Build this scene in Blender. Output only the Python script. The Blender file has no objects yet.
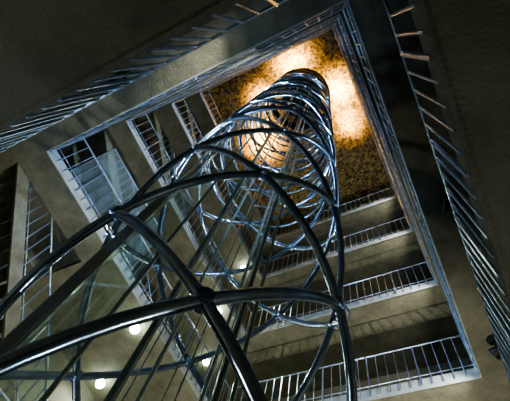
import bpy, bmesh, math, random
from mathutils import Vector, Matrix
random.seed(4)
CAMZ=1.6
R=7.2
XMIN,XMAX,YMIN,YMAX=-5.57,0.54,-0.45,7.16
LEV=[CAMZ+R*k for k in (.345,.952,1.42,1.90,2.38)]
CEIL=CAMZ+R*2.86
SLAB=0.22
GW=2.7
OX0,OX1,OY0,OY1=XMIN-GW,XMAX+GW,YMIN-GW,YMAX+GW
SX0,SX1,SY0,SY1=-7.5,-6.3,-.5,4.1
scn=bpy.context.scene

def nt(name):
    m=bpy.data.materials.new(name); m.use_nodes=True
    t=m.node_tree; b=t.nodes['Principled BSDF']; return m,t,b
def mat(name,c1,c2,scale=4,rough=.6,metal=0,bump=.2,detail=6,contrast=(.35,.65),bscale=None,nrough=.65):
    m,t,b=nt(name)
    tc=t.nodes.new('ShaderNodeTexCoord')
    n=t.nodes.new('ShaderNodeTexNoise'); n.inputs['Scale'].default_value=scale; n.inputs['Detail'].default_value=detail
    n.inputs['Roughness'].default_value=nrough
    t.links.new(tc.outputs['Object'],n.inputs['Vector'])
    r=t.nodes.new('ShaderNodeValToRGB'); r.color_ramp.elements[0].position=contrast[0]; r.color_ramp.elements[1].position=contrast[1]
    r.color_ramp.elements[0].color=(*c1,1); r.color_ramp.elements[1].color=(*c2,1)
    t.links.new(n.outputs['Fac'],r.inputs['Fac']); t.links.new(r.outputs['Color'],b.inputs['Base Color'])
    b.inputs['Roughness'].default_value=rough; b.inputs['Metallic'].default_value=metal
    if bump:
        n2=t.nodes.new('ShaderNodeTexNoise'); n2.inputs['Scale'].default_value=bscale or scale*5; n2.inputs['Detail'].default_value=4
        t.links.new(tc.outputs['Object'],n2.inputs['Vector'])
        bp=t.nodes.new('ShaderNodeBump'); bp.inputs['Strength'].default_value=bump; bp.inputs['Distance'].default_value=.02
        t.links.new(n2.outputs['Fac'],bp.inputs['Height']); t.links.new(bp.outputs['Normal'],b.inputs['Normal'])
    return m
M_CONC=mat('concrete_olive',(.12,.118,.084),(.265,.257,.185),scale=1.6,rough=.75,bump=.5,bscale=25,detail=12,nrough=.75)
M_CONCSHADE=mat('concrete_shaded',(.038,.04,.03),(.074,.076,.056),scale=2.5,rough=.8,bump=.5,bscale=40,detail=12,nrough=.75)  # shaded copy of the concrete: lowest gallery's lack of light put into colour
M_WALL=mat('wall_plaster',(.11,.105,.075),(.21,.2,.15),scale=.9,rough=.8,bump=.2,bscale=30)
M_FASC=mat('painted_fascia',(.3,.34,.36),(.45,.5,.52),scale=5,rough=.45,bump=.1)
M_RAIL=mat('railing_steel',(.4,.5,.68),(.55,.67,.86),scale=10,rough=.28,metal=.88,bump=0)
M_TUBE=mat('brushed_tube_steel',(.34,.44,.58),(.5,.65,.86),scale=7,rough=.2,metal=.98,bump=.03)
M_DARK=mat('dark_painted_steel',(.02,.025,.022),(.06,.065,.055),scale=6,rough=.4,metal=.5,bump=.1)
M_GUIDE=mat('guide_rail_steel',(.26,.34,.3),(.45,.54,.48),scale=8,rough=.3,metal=.8,bump=0)
M_GOLD=mat('gold_flecked_ceiling',(.055,.034,.013),(1,.72,.26),scale=8,rough=.5,metal=.0,bump=.5,detail=12,contrast=(.45,.59),bscale=30,nrough=.8)
M_FLOOR=mat('stone_floor',(.06,.06,.052),(.12,.115,.1),scale=2,rough=.4,bump=.05)
def emis(name,c,s):
    m,t,b=nt(name); b.inputs['Base Color'].default_value=(*c,1); b.inputs['Emission Color'].default_value=(*c,1); b.inputs['Emission Strength'].default_value=s
    return m
M_LAMP=emis('lamp_glow',(.85,1,.85),40)
M_WLAMP=emis('warm_lamp_glow',(1,.66,.25),8)
def glass(name,c,r,tr,ior):
    m,t,b=nt(name); b.inputs['Base Color'].default_value=(*c,1); b.inputs['Roughness'].default_value=r
    b.inputs['Transmission Weight'].default_value=tr; b.inputs['IOR'].default_value=ior; return m
M_GLASS=glass('clear_glass',(.75,.9,.95),.08,.9,1.3)
M_GGLASS=glass('green_tinted_glass',(.8,.93,.87),.02,1,1.4)

class MB:
    def __init__(s): s.v=[];s.f=[]
    def box(s,x0,x1,y0,y1,z0,z1):
        i=len(s.v); s.v+=[(x,y,z) for z in (z0,z1) for y in (y0,y1) for x in (x0,x1)]
        s.f+=[tuple(i+k for k in q) for q in ((0,2,3,1),(4,5,7,6),(0,1,5,4),(1,3,7,5),(3,2,6,7),(2,0,4,6))]
    def rod(s,a,b,r,n=8,r2=None):
        a=Vector(a);b=Vector(b);d=(b-a)
        if d.length<1e-6:return
        d.normalize(); u=d.orthogonal().normalized(); w=d.cross(u); i=len(s.v); r2=r if r2 is None else r2
        for p,rr in((a,r),(b,r2)):
            for k in range(n):
                t=2*math.pi*k/n; s.v.append(tuple(p+rr*(math.cos(t)*u+math.sin(t)*w)))
        for k in range(n): s.f.append((i+k,i+(k+1)%n,i+n+(k+1)%n,i+n+k))
        s.f.append(tuple(i+k for k in reversed(range(n)))); s.f.append(tuple(i+n+k for k in range(n)))
    def bar(s,a,b,w,h,up=(0,0,1)):
        a=Vector(a);b=Vector(b);d=(b-a).normalized();up=Vector(up); sd=d.cross(up).normalized(); up=sd.cross(d)
        i=len(s.v)
        for p in(a,b):
            for q in((-1,-1),(1,-1),(1,1),(-1,1)): s.v.append(tuple(p+sd*q[0]*w/2+up*q[1]*h/2))
        s.f+=[tuple(i+k for k in q) for q in((0,1,2,3),(7,6,5,4),(0,4,5,1),(1,5,6,2),(2,6,7,3),(3,7,4,0))]
    def sweep(s,pts,r,n=12,closed=False):
        P=[Vector(p) for p in pts];N=len(P);i=len(s.v)
        for j,p in enumerate(P):
            if closed: d=(P[(j+1)%N]-P[j-1])
            else: d=P[min(j+1,N-1)]-P[max(j-1,0)]
            d.normalize(); u=d.cross(Vector((0,0,1))).normalized(); w=u.cross(d)
            for k in range(n):
                t=2*math.pi*k/n; s.v.append(tuple(p+r*(math.cos(t)*u+math.sin(t)*w)))
        for j in range(N if closed else N-1):
            j2=(j+1)%N
            for k in range(n):
                s.f.append((i+j*n+k,i+j*n+(k+1)%n,i+j2*n+(k+1)%n,i+j2*n+k))
        if not closed:
            s.f.append(tuple(i+k for k in range(n))); s.f.append(tuple(i+(N-1)*n+k for k in reversed(range(n))))
    def ball(s,c,r,n=12):
        i=len(s.v); c=Vector(c)
        for a in range(n+1):
            th=math.pi*a/n
            for k in range(n):
                ph=2*math.pi*k/n; s.v.append(tuple(c+r*Vector((math.sin(th)*math.cos(ph),math.sin(th)*math.sin(ph),math.cos(th)))))
        for a in range(n):
            for k in range(n): s.f.append((i+a*n+k,i+(a+1)*n+k,i+(a+1)*n+(k+1)%n,i+a*n+(k+1)%n))
    def obj(s,name,m,parent=None,smooth=False):
        me=bpy.data.meshes.new(name); me.from_pydata(s.v,[],s.f)
        me.materials.append(m)
        bm=bmesh.new(); bm.from_mesh(me); bmesh.ops.recalc_face_normals(bm,faces=bm.faces); bm.to_mesh(me); bm.free()
        if smooth:
            for p in me.polygons: p.use_smooth=True
            try: me.set_sharp_from_angle(angle=math.radians(50))
            except Exception: pass
        o=bpy.data.objects.new(name,me); scn.collection.objects.link(o)
        if parent: o.parent=parent
        return o
def empty(name,loc=(0,0,0)):
    e=bpy.data.objects.new(name,None); e.location=loc; scn.collection.objects.link(e); return e

# ---- shell
def one(name,m,*b):
    q=MB(); q.box(*b); return q.obj(name,m)
one('floor',M_FLOOR,OX0-.2,OX1+.2,OY0-.2,OY1+.2,-.2,0)
one('ceiling',M_GOLD,OX0-.2,OX1+.2,OY0-.2,OY1+.2,CEIL,CEIL+.2)
one('wall_left',M_WALL,OX0-.2,OX0,OY0-.2,OY1+.2,0,CEIL)
one('wall_right',M_WALL,OX1,OX1+.2,OY0-.2,OY1+.2,0,CEIL)
one('wall_back',M_WALL,OX0,OX1,OY1,OY1+.2,0,CEIL)
one('wall_front',M_WALL,OX0,OX1,OY0-.2,OY0,0,CEIL)
def railing(z,i):
    e=empty('gallery_railing')
    q=MB(); t=MB()
    o=-.04 if i else -.02
    x0,x1,y0,y1=XMIN-o,XMAX+o,YMIN-o,YMAX+o
    H=1.0 if i else .8
    C=[(x0,y0),(x1,y0),(x1,y1),(x0,y1)]
    for k in range(4):
        a=C[k];b=C[(k+1)%4]
        t.rod((a[0],a[1],z+SLAB+H),(b[0],b[1],z+SLAB+H),.02 if i else .014)
        if i: t.rod((a[0],a[1],z+SLAB+.1),(b[0],b[1],z+SLAB+.1),.010)
        L=math.dist(a,b); n=round(L/(.22 if i else .15))
        for j in range(n):
            f=j/n; x=a[0]+(b[0]-a[0])*f; y=a[1]+(b[1]-a[1])*f
            post=(j%5==0)
            q.rod((x,y,z+.06),(x,y,z+SLAB+H),.022 if post else (.011 if i else .013),n=6)
    q.obj('balusters',M_RAIL,e,True); t.obj('handrail',M_RAIL,e,True)
for i,z in enumerate(LEV):
    e=empty('gallery_floor')
    q=MB()
    if i==0: q.box(OX0,XMIN,OY0,OY1,z,z+SLAB)
    else:
        q.box(SX1,XMIN,OY0,OY1,z,z+SLAB); q.box(OX0,SX0,OY0,OY1,z,z+SLAB)
        q.box(SX0,SX1,OY0,SY0,z,z+SLAB); q.box(SX0,SX1,1.9,OY1,z,z+SLAB)
    q.box(XMAX,OX1,OY0,OY1,z,z+SLAB)
    q.box(XMIN,XMAX,OY0,YMIN,z,z+SLAB); q.box(XMIN,XMAX,YMAX,OY1,z,z+SLAB)
    q.obj('slab',M_CONCSHADE if i==0 else M_CONC,e)
    q=MB(); w=.02
    q.box(XMIN,XMIN+w,YMIN,YMAX,z-.02,z+SLAB+.03);q.box(XMAX-w,XMAX,YMIN,YMAX,z-.02,z+SLAB+.03)
    q.box(XMIN+w,XMAX-w,YMIN,YMIN+w,z-.02,z+SLAB+.03);q.box(XMIN+w,XMAX-w,YMAX-w,YMAX,z-.02,z+SLAB+.03)
    q.obj('fascia',M_CONCSHADE if i==0 else M_FASC,e)
    railing(z,i)
# framed glass screens on the left gallery edge
e=empty('glass_screen')
z=LEV[1]+SLAB
g=MB(); f=MB()
for y in (.1,1.35):
    g.box(XMIN-.05,XMIN-.035,y+.03,y+1.2,z+.1,z+2.0)
    for yy in (y,y+1.23): f.rod((XMIN-.04,yy,z),(XMIN-.04,yy,z+2.05),.025)
    for zz in (z+.08,z+2.03): f.rod((XMIN-.04,y,zz),(XMIN-.04,y+1.23,zz),.02)
g.obj('panes',M_GLASS,e); f.obj('frame',M_RAIL,e,True)
# stairs
for i in range(4):
    e=empty('staircase')
    z0=LEV[i]+SLAB; z1=LEV[i+1]+SLAB; n=20
    st=MB(); rl=MB()
    dy=(SY0-SY1)/n; dz=(z1-z0)/n
    for k in range(n):
        y=SY1+dy*k; z=z0+dz*(k+1)
        st.box(SX0+.05,SX1-.05,y+dy,y,z-.05,z)
    st.obj('treads',M_CONC,e)
    s2=MB()
    for x in (SX0+.03,SX1-.03): s2.bar((x,SY1,z0-.02),(x,SY0,z1-.02),.05,.26)
    s2.obj('stringers',M_CONC,e)
    for x in (SX0+.03,SX1-.03):
        rl.rod((x,SY1,z0+1),(x,SY0,z1+1),.022); rl.rod((x,SY1,z0+.25),(x,SY0,z1+.25),.012)
        for k in range(25):
            f=k/24; y=SY1+(SY0-SY1)*f; z=z0+(z1-z0)*f
            rl.rod((x,y,z-.05),(x,y,z+1),.014,6)
    rl.obj('balustrade',M_RAIL,e,True)

# ---- lift tower
TX,TY=-1.96,1.83; RHO=1.35
AZ0=math.atan2(-TY,-TX)-.03
tw=empty('lift_tower',(0,0,0))
H0=CAMZ+1.65; S=1.066
TOP=CEIL-.5
def cyl(az,h,r=RHO): return (TX+r*math.cos(AZ0+az),TY+r*math.sin(AZ0+az),h)
q=MB()
tmin=-H0/S; tmax=(TOP-H0)/S
for hand in(1,-1):
    for k in range(4):
        N=int((tmax-tmin)*8)
        pts=[cyl(hand*(tmin+(tmax-tmin)*j/N)*math.pi/4+k*math.pi/2,H0+S*(tmin+(tmax-tmin)*j/N),RHO) for j in range(N+1)]
        q.sweep(pts,.039,14)
q.obj('helical_tubes',M_TUBE,tw,True)
q=MB(); rg=MB()
for j in range(-3,int(tmax)+1):
    h=H0+S*j
    if j>=6: rg.sweep([cyl(2*math.pi*k/64,h,RHO-.03) for k in range(64)],.028,8,True)
    for k in range(4):
        az=k*math.pi/2+(j%2)*math.pi/4
        if h<.2: continue
        a=Vector(cyl(az,h,RHO-.05)); b=Vector(cyl(az,h,RHO+.05)); q.rod(a,b,.05,12)
q.obj('node_joints',M_TUBE,tw,True); rg.obj('hoop_rings',M_TUBE,tw,True)
q=MB()
for z in (TOP,TOP-.35,TOP-.7):
    q.sweep([cyl(2*math.pi*k/48,z) for k in range(48)],.07,10,True)
q.sweep([cyl(2*math.pi*k/48,.06) for k in range(48)],.07,10,True)
q.obj('end_rings',M_DARK,tw,True)
q=MB(); g=MB()
GR=.72
for az in (22,158,202,338):
    a=math.radians(az)
    q.rod(cyl(a,0,GR),cyl(a,TOP,GR),.024)
a=math.radians(28); q.rod(cyl(a,0,GR+.06),cyl(a,TOP,GR+.06),.016)
q.obj('guide_rails',M_GUIDE,tw,True)
for k in range(6):
    a=2*math.pi*k/6+.2
    g.rod(cyl(a,0,.25+.08*(k%3)),cyl(a,TOP,.25+.08*(k%3)),.007,6)
g.obj('hoist_cables',M_GUIDE,tw)
q=MB(); s2=MB(); gl=MB()
for a0,a1,r,hh,b in((-57,-44,1.15,.6,q),(-72,-66,1.15,.8,q),(-43,-22,1.15,.6,gl),(-92,-73,1.15,.7,gl)):
    A=Vector(cyl(math.radians(a0),0,r)); B=Vector(cyl(math.radians(a1),0,r)); mid=(A+B)/2; up=(mid-Vector((TX,TY,0)))
    H=CAMZ+R*hh
    b.bar(mid,mid+Vector((0,0,H)),(A-B).length,.02,up=up)
    for P in(A,B): s2.rod(P,P+Vector((0,0,TOP)),.012)
q.obj('cladding_panels',M_DARK,tw); s2.obj('cladding_edges',M_GUIDE,tw,True); gl.obj('glass_cladding',M_GGLASS,tw)
q=MB(); q.rod((TX,TY,TOP-.1),(TX,TY,CEIL),.95,32); q.obj('machine_drum',M_DARK,tw,True)

# ---- lamps
def lamp(x,y,z,power,col=(.9,1,.85)):
    e=empty('ceiling_lamp',(x,y,z))
    q=MB(); q.rod((0,0,-.05),(0,0,0),.07,16); q.obj('housing',M_FASC,e,True)
    q=MB(); q.ball((0,0,-.13),.11); q.obj('globe',M_LAMP,e,True)
    l=bpy.data.lights.new('bulb','SPOT'); l.energy=power; l.color=col; l.shadow_soft_size=.08; l.spot_size=math.radians(170); l.spot_blend=.5
    o=bpy.data.objects.new('bulb',l); scn.collection.objects.link(o); o.parent=e; o.location=(0,0,-.26)
for x,y,l,p in[(-5.95,3.75,1,110),(-7.7,4.9,1,110),(-7.2,7.6,2,150),(-5.85,5.9,2,150),(-5.95,6.4,3,150)]:
    lamp(x,y,LEV[l],p)
def uplight(x,y,p,drop=1.0):
    e=empty('pendant_uplight',(x,y,CEIL))
    q=MB(); q.rod((0,0,-drop),(0,0,0),.008,8); q.obj('stem',M_GUIDE,e,True)
    q=MB(); q.rod((0,0,-drop-.05),(0,0,-drop),.03,16,r2=.08); q.obj('shade',M_WLAMP,e,True)
    l=bpy.data.lights.new('bulb','SPOT'); l.energy=p; l.color=(1,.6,.19); l.spot_size=math.radians(134); l.spot_blend=1; l.shadow_soft_size=.1
    o=bpy.data.objects.new('bulb',l); scn.collection.objects.link(o); o.parent=e; o.location=(0,0,-drop+.06); o.rotation_euler=(math.pi,0,0)
uplight(-1.75,.2,1000,.95); uplight(-.25,2.3,1200,.95); uplight(-4.7,3.1,1400,.95); uplight(-3.8,1.1,450,.8); uplight(-.3,3.9,420,.8)
def aimed(name,x,y,z,p,tgt,col=(.45,.68,1),size=100,up=False):  # added fill light with an invented fixture body
    e=empty(name,(x,y,z)); d=(Vector(tgt)-Vector((x,y,z))).normalized()
    q=MB(); sgn=1 if up else -1
    base=Vector((0,0,0)); hd=Vector((0,0,.3*sgn))
    q.rod(base,base+Vector((0,0,.03*sgn)),.12,20); q.rod(base,hd,.025,10); q.rod(hd-d*.1,hd+d*.12,.07,20,r2=.12); q.obj('body',M_DARK,e,True)
    l=bpy.data.lights.new('bulb','SPOT'); l.energy=p; l.color=col; l.spot_size=math.radians(size); l.spot_blend=.8; l.shadow_soft_size=.12
    o=bpy.data.objects.new('bulb',l); scn.collection.objects.link(o); o.parent=e; o.location=hd+d*.14
    o.rotation_euler=d.to_track_quat('-Z','Y').to_euler()
WARM=(1,.98,.84)
aimed('added_floor_fill',-4.9,.4,0,550,(-2,1,12),up=True,size=70)  # floor floods are added, out of view, to brighten soffits and tubes
aimed('added_floor_fill',-.2,6,0,1700,(-7,2,10),up=True,col=WARM,size=75)
aimed('added_floor_fill',-2.0,4.2,0,2300,(-2.2,9,10),col=WARM,up=True,size=75)
aimed('added_floor_fill',1.9,4.5,0,420,(1.9,1,5),col=WARM,up=True,size=150)
aimed('added_floor_fill',-5.0,-1.9,0,420,(-3,-1.9,5),col=WARM,up=True,size=150)
aimed('added_floor_fill',.2,3.2,0,160,(TX,TY,4),up=True,size=80,col=(.75,.9,.9))
for i in (1,2,3,4):  # spots added behind the gallery edges to light tower and galleries
    aimed('added_soffit_fill',.95,3.2,LEV[i],1000,(TX,TY,LEV[i]+(.3 if i==1 else -.5)),size=60 if i==1 else 75)
    aimed('added_soffit_fill',-3.4,-1.0,LEV[i],450 if i==1 else 850,(TX,TY,LEV[i]+(.1 if i==1 else -.5)),size=55 if i==1 else 75)
    aimed('added_soffit_fill',.95,6.3,LEV[i],400,(-3,8.8,LEV[i]-.3),col=WARM,size=80)
    aimed('added_soffit_fill',-.8,-1.2,LEV[i],400,(-7,2.5,LEV[i]-.6),col=WARM,size=65)

# ---- world
w=bpy.data.worlds.new('World'); scn.world=w; w.use_nodes=True
w.node_tree.nodes['Background'].inputs['Color'].default_value=(.3,.4,.5,1); w.node_tree.nodes['Background'].inputs['Strength'].default_value=.3

# ---- camera
F=400.; vx,vy=70.,-157.; dl=math.hypot(vx,vy); dx,dy=vx/dl,vy/dl; th=math.atan2(dl,F)
c,s=math.cos(th),math.sin(th)
Xc=Vector((dx*c,-dy,dx*s)); Yc=Vector((dy*c,dx,dy*s)); Zc=Vector((-s,0,c))
rot=Matrix.Rotation(math.radians(-42.7),3,'Z')
Xc,Yc,Zc=rot@Xc,rot@Yc,rot@Zc
Mx=Matrix((Xc,-Yc,-Zc)).transposed().to_4x4(); Mx.translation=Vector((0,0,CAMZ))
cam=bpy.data.cameras.new('camera'); co=bpy.data.objects.new('camera',cam); scn.collection.objects.link(co)
cam.sensor_fit='HORIZONTAL'; cam.sensor_width=36; cam.lens=F/510*36; cam.clip_start=.02
co.matrix_world=Mx; scn.camera=co
try:
    scn.view_settings.view_transform='AgX'; scn.view_settings.look='AgX - Medium High Contrast'
    scn.view_settings.exposure=.12
except Exception: pass
